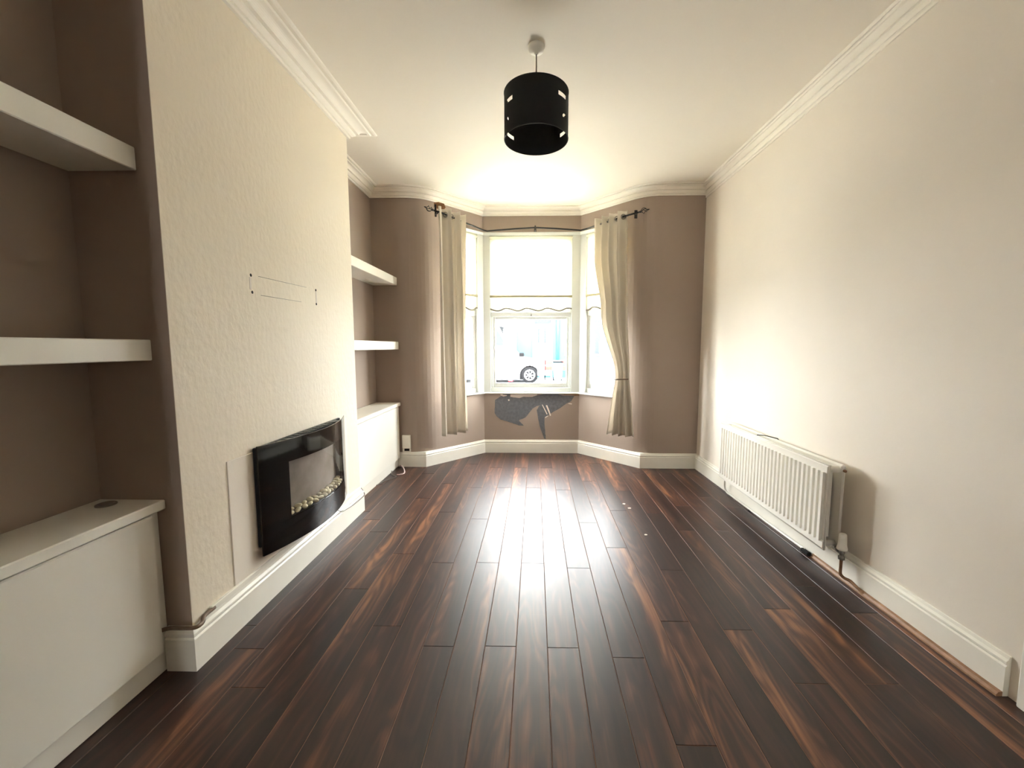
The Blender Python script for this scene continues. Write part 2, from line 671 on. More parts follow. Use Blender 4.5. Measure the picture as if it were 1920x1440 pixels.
# ---- cornices
def cornice_prof(p, h):
    pts = [(-.03, -h), (.10, -h), (.13, -h * .9), (.10, -h * .8), (.17, -h * .8), (.27, -h * .68), (.30, -h * .56), (.27, -h * .50), (.40, -h * .50)]
    pts = [(a * p if a > 0 else a, z) for a, z in pts]
    for i in range(7):
        a = i / 6 * pi / 2
        pts.append((p * (.40 + .24 * (1 - cos(a))), -h * (.5 - .34 * sin(a))))
    pts += [(p * .66, -h * .24), (p * .76, -h * .24), (p * .80, -h * .17), (p * .76, -h * .07), (p * .90, -h * .12), (p * .97, -h * .08), (p, -h * .0), (p, .02), (-.03, .02)]
    return [(d, CEIL + z) for d, z in pts]


b = MB()
b.sweep([(XC, YC0 + .002), (XC, YC1), (XL, YC1)], cornice_prof(.16, .092))
tag(b.build('trim_1', M['cornice']), kind='structure')
b = MB()
curveLc = round_corner((XL, YB), AL, BL, .30, 12)
curveRc = round_corner(BR, AR, CR, .30, 12)
b.sweep([(XL, YC1 + .001), (XL, YB)] + curveL + [BL, BR] + curveR + [CR], cornice_prof(.12, .085))
tag(b.build('trim_2', M['cornice']), kind='structure')
b = MB()
b.sweep([CR, (xr(YR), YR)], cornice_prof(.075, .11))
tag(b.build('trim_3', M['cornice']), kind='structure')

# ---- skirtings
def skirt_prof(h=.155, t=.02, back=-.01):
    return [(back, 0), (t, 0), (t, h * .74), (t * .72, h * .78), (t * .95, h * .82), (t * .95, h * .87), (t * .55, h * .93), (t * .4, h), (back, h)]


b = MB()
b.sweep([(-1.425, YB), AL, BL, BR, AR, CR], skirt_prof(.154, .022, -.05))
tag(b.build('baseboard_front', M['gloss']), kind='structure')
b = MB()
b.sweep([(CR[0], YB), (xr(1.385), 1.385)], skirt_prof(.15, .02))
tag(b.build('baseboard_right', M['gloss']), kind='structure')
b = MB()
b.sweep([(-1.42, YC0), (XC, YC0), (XC, YC1), (-1.42, YC1)], skirt_prof(.172, .022))
tag(b.build('baseboard_left', M['gloss']), kind='structure')

# ---- door in the right wall with its architrave, just past the picture's edge
b = MB()
ax = xr(1.28)
b.bbox((ax - .022, DY1 + .005, -.002), (ax + .03, DY1 + .085, DH + .08), .006)
b.bbox((ax - .030, DY1 + .010, -.002), (ax - .02, DY1 + .03, DH + .06), .004)
b.bbox((xr(.4) - .022, DY0 - .085, -.002), (xr(.4) + .03, DY0 - .005, DH + .08), .006)
b.bbox((ax - .022, DY0 - .085, DH + .0), (ax + .03, DY1 + .085, DH + .08), .006)
tag(b.build('trim_4', M['gloss']), kind='structure')
b = MB()
b.bbox((ax + .03, DY0 - .01, .0), (ax + .07, DY1 + .01, DH + .01), .003)
for (y0, y1, z0, z1) in ((.52, .78, .25, .9), (.86, 1.12, .25, .9), (.52, .78, 1.05, 1.88), (.86, 1.12, 1.05, 1.88)):
    b.bbox((ax + .022, y0, z0), (ax + .032, y1, z1), .008)
door = tag(b.build('door_1', M['gloss']), kind='structure')
b = MB()
b.tube([(ax + .03, 1.17, 1.0), (ax - .02, 1.17, 1.0), (ax - .02, 1.06, 1.0)], .009, 10)
b.build('door_handle', M['chrome'], door)

# ---- bay window joinery
b = MB()
post = lambda z0, z1: [(.004, z0), (.004, z1), (-.10, z1), (-.10, z0)]
lenL = hypot(BL[0] - AL[0], BL[1] - AL[1])
lenR = hypot(BR[0] - AR[0], BR[1] - AR[1])
dL, dR = lerp(BL, AL, .085 / lenL), lerp(BR, AR, .085 / lenR)
b.sweep([dL, BL, (BL[0] + .08, BL[1])], post(ZS, ZH))
b.sweep([(BR[0] - .095, BR[1]), BR, dR], post(ZS, ZH))
b.sweep([lerp(AL, BL, .27 / lenL), lerp(AL, BL, .31 / lenL)], post(ZS, ZH))
b.sweep([lerp(AR, BR, .31 / lenR), lerp(AR, BR, .27 / lenR)], post(ZS, ZH))
tag(b.build('trim_5', M['frame']), kind='structure')
# window board along the bay, and the head moulding
pa, pb = lerp(AL, BL, tL * .98), lerp(AR, BR, tR * .98)
b = MB()
b.sweep([pa, BL, BR, pb], [(0, ZS - .018), (.030, ZS - .018), (.034, ZS - .014), (.034, ZS - .006), (.026, ZS), (-.13, ZS), (-.13, ZS - .018)])
tag(b.build('trim_6', M['frame']), kind='structure')
b = MB()
b.sweep([pa, BL, BR, pb], [(-.11, ZH), (.010, ZH), (.018, ZH + .006), (.026, ZH + .02), (.03, ZH + .028), (.02, ZH + .034), (-.002, ZH + .036), (-.11, ZH + .03)])
tag(b.build('trim_7', M['frame']), kind='structure')


def window(i, P, Q, label):
    """window between plan points P and Q (left to right seen from inside); u along, w outward, z up"""
    L_ = hypot(Q[0] - P[0], Q[1] - P[1])
    rz = atan2(Q[1] - P[1], Q[0] - P[0])
    b = MB()
    w0, w1 = .028, .085
    b.bbox((-.01, w0, ZS), (.028, w1, ZH), .005)
    b.bbox((L_ - .028, w0, ZS), (L_ + .01, w1, ZH), .005)
    b.bbox((0, w0, ZH - .04), (L_, w1, ZH), .005)
    b.bbox((0, w0 - .006, ZS), (L_, w1, ZS + .055), .006)
    b.bbox((.0, w0 - .004, 1.595), (L_, w1, 1.65), .006)
    f = b.build(f'window_{i}', M['frame'])
    f.location = (P[0], P[1], 0)
    f.rotation_euler = (0, 0, rz)
    tag(f, kind='structure')
    # lower and upper casements
    for nm, z0, z1 in (('lower_sash', ZS + .055, 1.595), ('upper_sash', 1.65, ZH - .04)):
        s = MB()
        t = .026 if nm[0] == 'l' else .014
        a, c = .028, L_ - .028
        s.bbox((a, w0 + .008, z0), (a + t, w1 - .01, z1), .004)
        s.bbox((c - t, w0 + .008, z0), (c, w1 - .01, z1), .004)
        s.bbox((a + t, w0 + .008, z0), (c - t, w1 - .01, z0 + .05), .004)
        s.bbox((a + t, w0 + .008, z1 - .03), (c - t, w1 - .01, z1), .004)
        so = s.build(nm, M['frame'], f)
        g = MB()
        g.box((a + t - .005, w0 + .03, z0 + .045), (c - t + .005, w0 + .034, z1 - .025))
        g.build('pane', M['glass'], so)
    portal((P[0] + cos(rz) * L_ / 2 - sin(rz) * .15, P[1] + sin(rz) * L_ / 2 + cos(rz) * .15, (ZS + ZH) / 2), (sin(rz), -cos(rz), 0), L_, ZH - ZS)
    return f, L_, rz


PBL, PBR = (BL[0] + .08, BL[1]), (BR[0] - .095, BR[1])
wins = [window(1, lerp(AL, BL, .31 / lenL), dL, ''), window(2, PBL, PBR, ''), window(3, dR, lerp(AR, BR, .31 / lenR), '')]


def blind(P, Q, label, bumps, ph):
    L_ = hypot(Q[0] - P[0], Q[1] - P[1])
    rz = atan2(Q[1] - P[1], Q[0] - P[0])
    r = empty('roller_blind', (P[0], P[1], 0), rz, label=label, cat='blind', group='blinds in the bay window')
    a, c = -.004, L_ + .004
    t = MB()
    t.tube([(a, .008, ZH - .022), (c, .008, ZH - .022)], .017, 14)
    t.build('roller', M['blind'], r)
    f = MB()
    n = 48
    top, vs, fs = ZH - .03, [], []
    low = []
    for k in range(n + 1):
        u = k / n
        s = abs(sin(pi * (u * bumps + ph)))
        low.append(1.655 + .022 * (1 - s) ** 1.0 * 1.0 - .012 * 0 + .012 * sin(2 * pi * (u * bumps + ph)))
    for k in range(n + 1):
        u = a + (c - a) * k / n
        vs += [(u, .012, top), (u, .013, low[k]), (u, .0155, low[k]), (u, .0145, top)]
    for k in range(n):
        for j in range(4):
            fs.append((k * 4 + j, k * 4 + (j + 1) % 4, (k + 1) * 4 + (j + 1) % 4, (k + 1) * 4 + j))
    fs += [(0, 1, 2, 3), (n * 4 + 3, n * 4 + 2, n * 4 + 1, n * 4)]
    f.add(vs, fs)
    f.build('blind_fabric', M['blind'], r)
    g = MB()
    g.tube([(a + (c - a) * k / n, .006, low[k] + .012) for k in range(n + 1)], .009, 6)
    g.build('scalloped_braid', M['fringe'], r)
    h = MB()
    h.bbox((a, -.006, 1.810), (c, .009, 1.836), .003)
    h.build('batten', M['batten'], r)
    return r


blind(lerp(AL, BL, .31 / lenL), dL, 'white roller blind half down in the left bay window, behind the left curtain', 2, .1)
cb = blind(PBL, PBR, 'widest white roller blind, half down in the middle bay window', 4, .3)
g = MB()
g.tube([(.47, .005, 1.66), (.471, .004, 1.62)], .0015, 6)
g.lathe((.471, .004, 1.61), [(0, .012), (.006, .008), (.008, 0), (.005, -.008), (0, -.01)], 10)
g.build('pull_cord', M['fringe'], cb)
blind(dR, lerp(AR, BR, .31 / lenR), 'white roller blind half down in the right bay window, behind the tied curtain', 2, .6)

# small unseen rear window behind the camera, added as fill for camera-facing walls
b = MB()
b.bbox((-1.22, YR - .1, .95), (-1.17, YR - .03, 2.15))
b.bbox((-.90, YR - .1, .95), (-.85, YR - .03, 2.15))
b.bbox((-1.22, YR - .1, .95), (-.85, YR - .03, 1.0))
b.bbox((-1.22, YR - .1, 2.10), (-.85, YR - .03, 2.15))
wr = tag(b.build('window_4', M['frame']), kind='structure')
g = MB()
g.box((-1.17, YR - .07, 1.0), (-.90, YR - .065, 2.10))
g.build('pane', M['glass'], wr)
portal((-1.035, YR - .2, 1.55), (0, 1, 0), .37, 1.2)

# ------------------------------------------------------------------ things
# built-in cupboards
def cupboard(y0, y1, label, ext0, ext1):
    r = empty('alcove_cupboard', (XL, (y0 + y1) / 2, 0), label=label, cat='cupboard', group='low cupboards built into the alcoves')
    ox, oy = -XL, -(y0 + y1) / 2
    t = lambda m, a, b_, c=.003: m.bbox((a[0] + ox, a[1] + oy, a[2]), (b_[0] + ox, b_[1] + oy, b_[2]), c)
    m = MB()
    t(m, (XL + .002, y0 + .002, .10), (-1.422, y1 - .002, .642))
    m.build('carcass', M['board'], r)
    m = MB()
    t(m, (XL + .002, y0 + .002, 0), (-1.428, y1 - .002, .10))
    m.build('plinth', M['board'], r)
    m = MB()
    t(m, (XL + .002, y0 + .002, .642), (-1.388, y1 - .002, .678), .004)
    m.build('top_board', M['board'], r)
    m = MB()
    t(m, (-1.420, y0 + ext0, .098), (-1.400, y1 - ext1, .634), .004)
    m.build('door', M['board'], r)
    return r, ox, oy


r, ox, oy = cupboard(.285, YC0, 'white low cupboard with plain door in the near left alcove, lower left corner', .01, .045)
m = MB()
m.lathe((-1.555 + ox, 1.39 + oy, .678), [(.030, 0), (.030, .004), (.026, .006), (.020, .005), (.018, .001), (0, .001)], 24)
m.build('cable_grommet', M['grey'], r)
cupboard(YC1, YB - .002, 'white low cupboard with plain door in the far alcove, beyond the fire', .01, .03)


def shelf(y0, y1, z0, z1, label, puck=None):
    r = MB()
    r.bbox((0, -(y1 - y0) / 2, 0), (-1.392 - XL - .002, (y1 - y0) / 2, z1 - z0), .003)
    o = r.build('floating_shelf', M['board'])
    o.location = (XL + .002, (y0 + y1) / 2, z0)
    tag(o, label, 'shelf', 'thick white shelves in the alcoves')
    if puck:
        p = MB()
        p.lathe((puck[0] - XL, puck[1] - (y0 + y1) / 2, 0), [(0, -.006), (.016, -.006), (.022, -.004), (.024, 0)], 20)
        p.build('puck_light', M['plug'], o)
    return o


shelf(.285, YC0 - .002, 1.862, 1.940, 'thick white floating shelf, upper one in the near left alcove')
shelf(.285, YC0 - .002, 1.200, 1.275, 'thick white floating shelf, lower one in the near left alcove')
shelf(YC1 + .002, YB - .002, 1.865, 1.942, 'thick white floating shelf, upper one in the far alcove', (-1.535, 3.76))
shelf(YC1 + .002, YB - .002, 1.222, 1.300, 'thick white floating shelf, lower one in the far alcove')

# board patch behind the fire
b = MB()
b.bbox((XC - .002, 1.672, .19), (XC + .004, 2.78, .757), .002)
b.build('plain_board', M['cream'], chim)
for (y, z) in ((1.898, 1.582), (1.901, 1.504), (2.461, 1.590), (2.460, 1.507)):
    h = MB()
    h.lathe((XC, y, z), [(.0075, .0006), (.0065, .0012), (0, .0012)], 10, 'x')
    h.build('screw_hole', M['dark'], chim)
for (y, z0, z1) in ((1.892, 1.515, 1.572), (2.463, 1.515, 1.583)):
    h = MB()
    h.bbox((XC - .001, y - .006, z0), (XC + .0015, y + .006, z1), .001)
    h.build('filler_smear', M['fleck'], chim)
for (y0, z0, y1, z1) in ((1.95, 1.585, 2.36, 1.592), (1.96, 1.497, 2.30, 1.503)):
    h = MB()
    h.tube([(XC + .0003, y0, z0), (XC + .0003, y1, z1)], .0009, 5)
    h.build('pencil_line', M['grey'], chim)

# mini trunking on top of the chimney skirting
b = MB()
b.bbox((XC, 1.53, .173), (XC + .014, YC1 - .01, .196), .002)
tag(b.build('cable_trunking', M['plug']), 'white plastic cable trunking running along the top of the chimney breast skirting', 'trunking')

# hose and cable that come out of the near alcove
b = MB()
b.tube(spline([(-1.425, 1.405, .178), (-1.385, 1.415, .186), (-1.33, 1.415, .188), (-1.292, 1.425, .184), (-1.290, 1.455, .182), (-1.311, 1.49, .184), (-1.314, 1.545, .184)]), .0075, 10)
tag(b.build('brown_cable', M['hose']), 'brown cable bent around the chimney corner into the open trunking end', 'cable')

# ---- wall-hung electric fire with bowed black glass
fy0, fy1, fz0, fz1 = 1.826, 2.690, .250, .785


def bow(y, off=0):
    t = (y - fy0) / (fy1 - fy0)
    return -1.300 + .095 * sin(pi * min(max(t, 0), 1)) ** .9 + off if 0 < t < 1 else -1.300 + off


fire = empty('electric_fire', (XC, 2.258, .25), label='wall-hung electric fire with bowed black glass front and pebbles', cat='fireplace')
fo = Vector((-XC, -2.258, -.25))


def fbuild(m, name, mt):
    m.v = [tuple(Vector(v) + fo) for v in m.v]
    return m.build(name, mt, fire)


def curved(m, ys, z0, z1, th=.006, off=0):
    n = len(ys)
    vs, fs = [], []
    for y in ys:
        vs += [(bow(y, off), y, z0), (bow(y, off + th), y, z0), (bow(y, off + th), y, z1), (bow(y, off), y, z1)]
    for k in range(n - 1):
        for j in range(4):
            fs.append((k * 4 + j, k * 4 + (j + 1) % 4, (k + 1) * 4 + (j + 1) % 4, (k + 1) * 4 + j))
    fs += [(0, 1, 2, 3), ((n - 1) * 4 + 3, (n - 1) * 4 + 2, (n - 1) * 4 + 1, (n - 1) * 4)]
    m.add(vs, fs)


m = MB()
m.bbox((XC + .001, 1.832, .29), (XC + .018, 2.66, .775), .003)       # back plate
bx0, bx1, by0, by1, bz0, bz1 = XC + .018, -1.262, 1.93, 2.59, .31, .772
m.box((bx0, by0, bz0), (bx1, 1.965, bz1))
m.box((bx0, 2.545, bz0), (bx1, by1, bz1))
m.box((bx0, 1.965, bz0), (bx1, 2.545, .375))
m.box((bx0, 1.965, .69), (bx1, 2.545, bz1))
fbuild(m, 'casing', M['blackbody'])
m = MB()
curved(m, [1.967 + .0288 * q for q in range(21)], .376, .689, .003, -.045)
fbuild(m, 'firebox_back', M['firebox'])
m = MB()
for k in range(12):
    y = 1.97 + k * .048
    m.bbox((bx0 + .004, y, .7725), (bx1 - .004, y + .03, .776), .001)
fbuild(m, 'vent_grille', M['blackbody'])
# glass
m = MB()
oy0, oy1, oz0, oz1 = 1.975, 2.535, .382, .672
ys = [fy0 + (fy1 - fy0) * k / 48 for k in range(49)]
ys = sorted(set([y for y in ys if abs(y - oy0) > .006 and abs(y - oy1) > .006] + [oy0, oy1]))


curved(m, ys, fz0, oz0)
curved(m, ys, oz1, fz1)
curved(m, [y for y in ys if y <= oy0], oz0, oz1)
curved(m, [y for y in ys if y >= oy1], oz0, oz1)
fbuild(m, 'glass_front', M['glossblack'])
m = MB()
curved(m, [y for y in ys if oy0 <= y <= oy1], oz0, oz1, .003, .001)
fbuild(m, 'clear_pane', M['glass'])
m = MB()
curved(m, [y for y in ys if 1.966 <= y <= 2.544], .374, .380, .002, -.004)
vs = []
yy = [y for y in ys if 1.966 <= y <= 2.544]
for y in yy:
    vs += [(bx0 + .003, y, .378), (bow(y, -.003), y, .378)]
m.add(vs, [(2 * k, 2 * k + 1, 2 * k + 3, 2 * k + 2) for k in range(len(yy) - 1)])
fbuild(m, 'pebble_tray', M['blackbody'])
# curved fuel-bed screen with a faint mirror look
rp = random.Random(3)
for i in range(26):
    row = i % 2
    y = 1.995 + (i // 2) * .0425 + row * .018 + rp.uniform(-.004, .004)
    x = bow(y, -.013) - row * .016
    r0 = rp.uniform(.014, .019)
    m = MB()
    pr = [(r0 * sin(a), r0 * -cos(a)) for a in [pi * q / 6 for q in range(7)]]
    m.lathe((0, 0, 0), [(max(a, .0002), h * .62) for a, h in pr], 10)
    rot = Matrix.Rotation(rp.uniform(-.5, .5), 3, 'X') @ Matrix.Rotation(rp.uniform(0, 3), 3, 'Z')
    m.v = [tuple(rot @ Vector((v[0] * 1.25, v[1] * .9, v[2])) + Vector((x, y, .392 + r0 * .3 + row * .014))) for v in m.v]
    fbuild(m, 'pebble', M['pebble'])

# thin flex from the fire along the skirting top and over the end
b = MB()
b.tube(spline([(-1.30, 2.50, .262), (-1.296, 2.53, .20), (-1.296, 2.60, .150), (-1.299, 2.70, .130), (-1.297, 2.80, .122), (-1.295, 2.90, .122), (-1.297, 2.97, .125), (-1.315, 2.99, .150), (-1.33, 2.985, .176)]), .0032, 8)
tag(b.build('grey_flex', M['grey']), 'thin grey flex trailing from the electric fire down over the skirting', 'cable')
b = MB()
b.tube(spline([(-1.425, 3.52, .006), (-1.41, 3.60, .006), (-1.37, 3.70, .006), (-1.33, 3.76, .006), (-1.36, 3.80, .006), (-1.40, 3.84, .006), (-1.42, 3.90, .02)]), .004, 8)
tag(b.build('floor_cable', M['grey']), 'dark cable lying on the floor along the far cupboard plinth', 'cable')
b = MB()
b.tube(spline([(-1.40, 4.075, .02), (-1.365, 4.03, .035), (-1.315, 3.95, .03), (-1.285, 3.87, .010), (-1.315, 3.83, .006), (-1.345, 3.83, .006)]), .006, 8)
tag(b.build('pink_cable', mat('pale_pink_cable', srgb(205, 180, 178), .5)), 'pale pink loop of cable on the floor at the end of the far cupboard', 'cable')

# phone socket
r = empty('phone_socket', (-1.335, YB, .16), label='small white wall socket with broken lower plate beside the far cupboard', cat='socket')
m = MB()
m.bbox((-.043, -.028, .035), (.043, 0, .175), .004)
m.build('cover', M['plug'], r)
m = MB()
m.bbox((-.043, -.018, -.005), (.043, 0, .033), .003)
m.build('lower_plate', M['plug'], r)
m = MB()
m.bbox((-.022, -.021, .008), (.03, -.012, .032), .002)
m.build('open_terminal', M['dark'], r)

# ---- radiator
rad = empty('radiator', (1.6, 2.75, .155), label='white ribbed double-panel radiator on the right wall', cat='radiator')
ro = Vector((-1.6, -2.75, -.155))


def rbuild(m, name, mt, parent=None):
    m.v = [tuple(Vector(v) + ro) for v in m.v]
    return m.build(name, mt, parent or rad)


ry0, ry1, rz0, rz1 = 2.125, 3.375, .157, .627


def ribbed(xf, th, side):
    """pressed steel panel with vertical channels on the room side"""
    m = MB()
    m.bbox((xf + .006, ry0, rz0), (xf + .006 + th, ry1, rz1), .004)
    # top and bottom headers stand proud
    m.bbox((xf, ry0 + .004, rz1 - .050), (xf + .009, ry1 - .004, rz1 - .008), .004)
    m.bbox((xf, ry0 + .004, rz0 + .008), (xf + .009, ry1 - .004, rz0 + .052), .004)
    n = 31
    p = (ry1 - ry0 - .03) / n
    for k in range(n):
        y = ry0 + .015 + k * p
        z0, z1 = rz0 + .045, rz1 - .045
        a, c = .20 * p, .26 * p
        prof = [(y + a, xf + .0065), (y + c, xf - .009), (y + p - c, xf - .009), (y + p - a, xf + .0065)]
        vs = [(x, yy_, z0) for yy_, x in prof] + [(x, yy_, z1) for yy_, x in prof]
        m.add(vs, [(0, 1, 5, 4), (1, 2, 6, 5), (2, 3, 7, 6), (3, 2, 1, 0), (4, 5, 6, 7), (3, 0, 4, 7)])
    # bead around the edge
    m.tube([(xf + .006, ry0 + .003, rz0 + .004), (xf + .006, ry0 + .003, rz1 - .004), (xf + .006, ry1 - .003, rz1 - .004), (xf + .006, ry1 - .003, rz0 + .004), (xf + .006, ry0 + .003, rz0 + .004)], .004, 6)
    return m


rbuild(ribbed(1.550, .010, 1), 'front_panel', M['rad'])
m = MB()
m.bbox((1.628, ry0, rz0), (1.642, ry1, rz1), .006)
m.bbox((1.622, ry0, rz1 - .04), (1.646, ry1, rz1), .009)
m.bbox((1.622, ry0, rz0), (1.646, ry1, rz0 + .04), .009)
rbuild(m, 'rear_panel', M['rad'])
for y in (ry0 + .03, ry1 - .03):
    for z in (rz0 + .03, rz1 - .03):
        m = MB()
        m.tube([(1.562, y, z), (1.634, y, z)], .016, 14)
        rbuild(m, 'header_pipe', M['rad'])
m = MB()
n = 40
vs, fs = [], []
for k in range(n * 2 + 1):
    y = ry0 + .06 + (ry1 - ry0 - .12) * k / (2 * n)
    x = 1.575 if k % 2 else 1.618
    vs += [(x, y, rz0 + .05), (x, y, rz1 - .05)]
fs = [(2 * k, 2 * k + 1, 2 * k + 3, 2 * k + 2) for k in range(2 * n)]
m.add(vs, fs)
rbuild(m, 'convector_fins', M['rad'])
m = MB()
m.bbox((1.645, 2.30, .30), (xr(2.3) + .002, 2.33, .52), .002)
rbuild(m, 'wall_bracket', M['rad'])
m = MB()
m.bbox((1.645, 3.17, .30), (xr(3.17) + .002, 3.20, .52), .002)
rbuild(m, 'wall_bracket', M['rad'])
m = MB()
m.tube([(1.56, 2.84, .632), (1.60, 2.82, .634), (1.645, 2.74, .630), (1.652, 2.70, .60)], .003, 6)
rbuild(m, 'wire_hook', M['dark'])
m = MB()
m.lathe((1.634, ry0 - .004, rz1 - .03), [(.008, .006), (.008, -.004), (.005, -.008), (0, -.008)], 8, 'y')
rbuild(m, 'bleed_valve', M['copper'])

tv = empty('radiator_valve', (1.62, 2.085, .02), label='white thermostatic valve on a tarnished copper pipe at the near end of the radiator', cat='valve')
vo = Vector((-1.62, -2.085, -.02))


def vbuild(m, name, mt):
    m.v = [tuple(Vector(v) + vo) for v in m.v]
    return m.build(name, mt, tv)


m = MB()
m.lathe((1.62, 2.085, 0), [(0, .272), (.013, .272), (.017, .268), (.0185, .25), (.020, .21), (.024, .196), (.024, .186), (.018, .182), (0, .182)], 20)
vbuild(m, 'thermostatic_head', M['plug'])
m = MB()
m.lathe((1.62, 2.085, 0), [(0, .184), (.013, .184), (.013, .165), (.010, .16), (.010, .15), (.015, .148), (.015, .132), (.008, .128), (0, .128)], 16)
m.tube([(1.62, 2.085, .165), (1.62, 2.128, .178)], .010, 12)
m.lathe((1.62, 2.105, .172), [(.0, -.008), (.014, -.008), (.014, .008), (.0, .008)], 6, 'y', smooth=False)
vbuild(m, 'valve_body', M['chrome'])
m = MB()
m.tube(spline([(1.62, 2.085, .135), (1.62, 2.085, .09), (1.62, 2.083, .052), (1.632, 2.072, .036), (1.645, 2.05, .034), (1.650, 2.02, .026), (1.655, 1.98, .012), (1.66, 1.965, .002)], 6), .0075, 10)
vbuild(m, 'copper_pipe', M['copper'])

b = MB()
b.tube(spline([(1.612, 3.37, .163), (1.612, 3.385, .12), (1.616, 3.39, .06), (1.625, 3.37, .026), (1.634, 3.30, .017), (1.637, 3.1, .016), (1.641, 2.8, .016), (1.645, 2.5, .018), (1.646, 2.40, .020)], 6), .0075, 10)
p = tag(b.build('heating_pipe', M['rad']), 'white painted heating pipe running along the skirting beneath the radiator', 'pipe')
for (y, l, h) in ((2.385, .07, .026), (3.02, .035, .014)):
    m = MB()
    m.bbox((1.626, y - l / 2, .001), (1.652, y + l / 2, h), .006)
    m.build('pipe_clip', M['dark'], p)

b = MB()
pts = [(1.655, 2.36), (1.648, 2.1), (1.655, 1.8), (1.664, 1.5), (1.664, 1.385)]
b.sweep([(xr(y) - .021 - .008 * (i % 2) * .3, y) for i, (x, y) in enumerate(pts)], [(-.001, .0), (.022, .0), (.022, .007), (.014, .016), (-.001, .017)])
tag(b.build('wooden_beading', M['strip']), 'loose brown beading strip along the foot of the right skirting', 'beading')

# ---- pendant lamp
LX, LY, LR = .004, 2.25, .168
lamp = empty('pendant_lamp', (LX, LY, 2.8), label='black drum pendant lamp hanging from the ceiling', cat='lamp')
m = MB()
m.lathe((0, 0, 0), [(0, 0), (.041, 0), (.042, -.012), (.037, -.026), (.012, -.032), (.010, -.042), (0, -.042)], 32)
m.build('ceiling_rose', M['plug'], lamp)
m = MB()
m.tube([(0, 0, -.04), (0, 0, -.30)], .0035, 10)
m.build('flex', M['hose'], lamp)
ZT, ZB_ = 2.566 - 2.8, 2.334 - 2.8
# drum wall with narrow slots cut through it, in three rows
NS, NZ = 160, 33
slots = []
holes = set()
SL = [(i, j) for (a, c, z0, z1) in [(8, 17, 9, 12), (61, 71, 8, 11), (68, 71, 20, 22), (91, 95, 8, 11), (92, 100, 20, 23), (138, 148, 22, 25), (8, 15, 22, 25), (143, 149, 9, 12)] for i in range(a, c) for j in range(z0, z1)]
for (i, j) in SL:
    holes.add((i % NS, j))
m = MB()
vs = []
for j in range(NZ + 1):
    z = ZB_ + (ZT - ZB_) * j / NZ
    for i in range(NS):
        a = 2 * pi * i / NS
        vs.append((LR * cos(a), LR * sin(a), z))
for j in range(NZ + 1):
    z = ZB_ + (ZT - ZB_) * j / NZ
    for i in range(NS):
        a = 2 * pi * i / NS
        vs.append(((LR - .002) * cos(a), (LR - .002) * sin(a), z))
off = NS * (NZ + 1)
fs = []
for j in range(NZ):
    for i in range(NS):
        if (i, j) in holes:
            continue
        i2 = (i + 1) % NS
        q = (j * NS + i, j * NS + i2, (j + 1) * NS + i2, (j + 1) * NS + i)
        fs.append(q)
        fs.append(tuple(off + v for v in reversed(q)))
for i in range(NS):
    i2 = (i + 1) % NS
    for j in (0, NZ):
        fs.append((j * NS + i, j * NS + i2, off + j * NS + i2, off + j * NS + i))
m.add(vs, fs, 0, True)
m.build('lamp_shade', M['shade'], lamp)
m = MB()
for z in (ZT - .002, ZB_ + .002):
    m.tube([((LR - .001) * cos(2 * pi * k / 64), (LR - .001) * sin(2 * pi * k / 64), z) for k in range(65)], .0028, 6, cap=False)
for k in range(3):
    a = 2 * pi * k / 3 + .5
    m.tube([(.018 * cos(a), .018 * sin(a), -.30), ((LR - .002) * cos(a), (LR - .002) * sin(a), ZT - .004)], .002, 6)
m.build('shade_ring', M['shade'], lamp)
m = MB()
m.lathe((0, 0, -.28), [(0, 0), (.016, 0), (.02, -.012), (.02, -.06), (.017, -.064), (0, -.064)], 20)
m.build('bulb_holder', M['black'], lamp)
# inner diffuser drum, black too
m = MB()
m.lathe((0, 0, ZT), [(.0, -.03), (.10, -.03), (.10, -.032), (0, -.032)], 40)
m.build('inner_disc', M['shade'], lamp)

# ---- curtain pole
pole = empty('curtain_pole', (0, 4.48, 2.52), label='black metal bay curtain pole with twisted cage finials', cat='curtain pole')
po = Vector((0, -4.48, -2.52))


def pbuild(m, name, mt, parent=None):
    m.v = [tuple(Vector(v) + po) for v in m.v]
    return m.build(name, mt, parent or pole)


Z = 2.52
PP = [(-.952, 3.90, Z), (-.885, 3.985, Z), (-.756, 4.236, Z), (-.652, 4.41, Z), (-.575, 4.555, Z), (-.530, 4.60, Z), (-.45, 4.575, Z), (-.22, 4.52, Z), (0, 4.478, Z), (.22, 4.52, Z), (.44, 4.575, Z), (.50, 4.595, Z), (.545, 4.545, Z), (.609, 4.458, Z), (.76, 4.27, Z), (.906, 4.079, Z), (.985, 4.00, Z)]
m = MB()
m.tube(PP, .0085, 12)
pbuild(m, 'pole_rod', M['black'])


def finial(p0, p1, name='finial'):
    p0, p1 = Vector(p0), Vector(p1)
    d = p1 - p0
    a = d.cross(Vector((0, 0, 1))).normalized()
    c = a.cross(d).normalized()
    m = MB()
    for k in range(4):
        pts = []
        for i in range(13):
            t = i / 12
            th = 2 * pi * k / 4 + t * pi * .9
            r = .024 * sin(pi * t) + .002
            pts.append(p0 + d * (.15 + .62 * t) + (a * cos(th) + c * sin(th)) * r)
        m.tube(pts, .0028, 6)
    m.tube([p0, p0 + d * .18], .0095, 10)
    m.tube([p0 + d * .76, p0 + d * .86, p1], [.006, .007, .002], 8)
    return pbuild(m, name, M['black'])


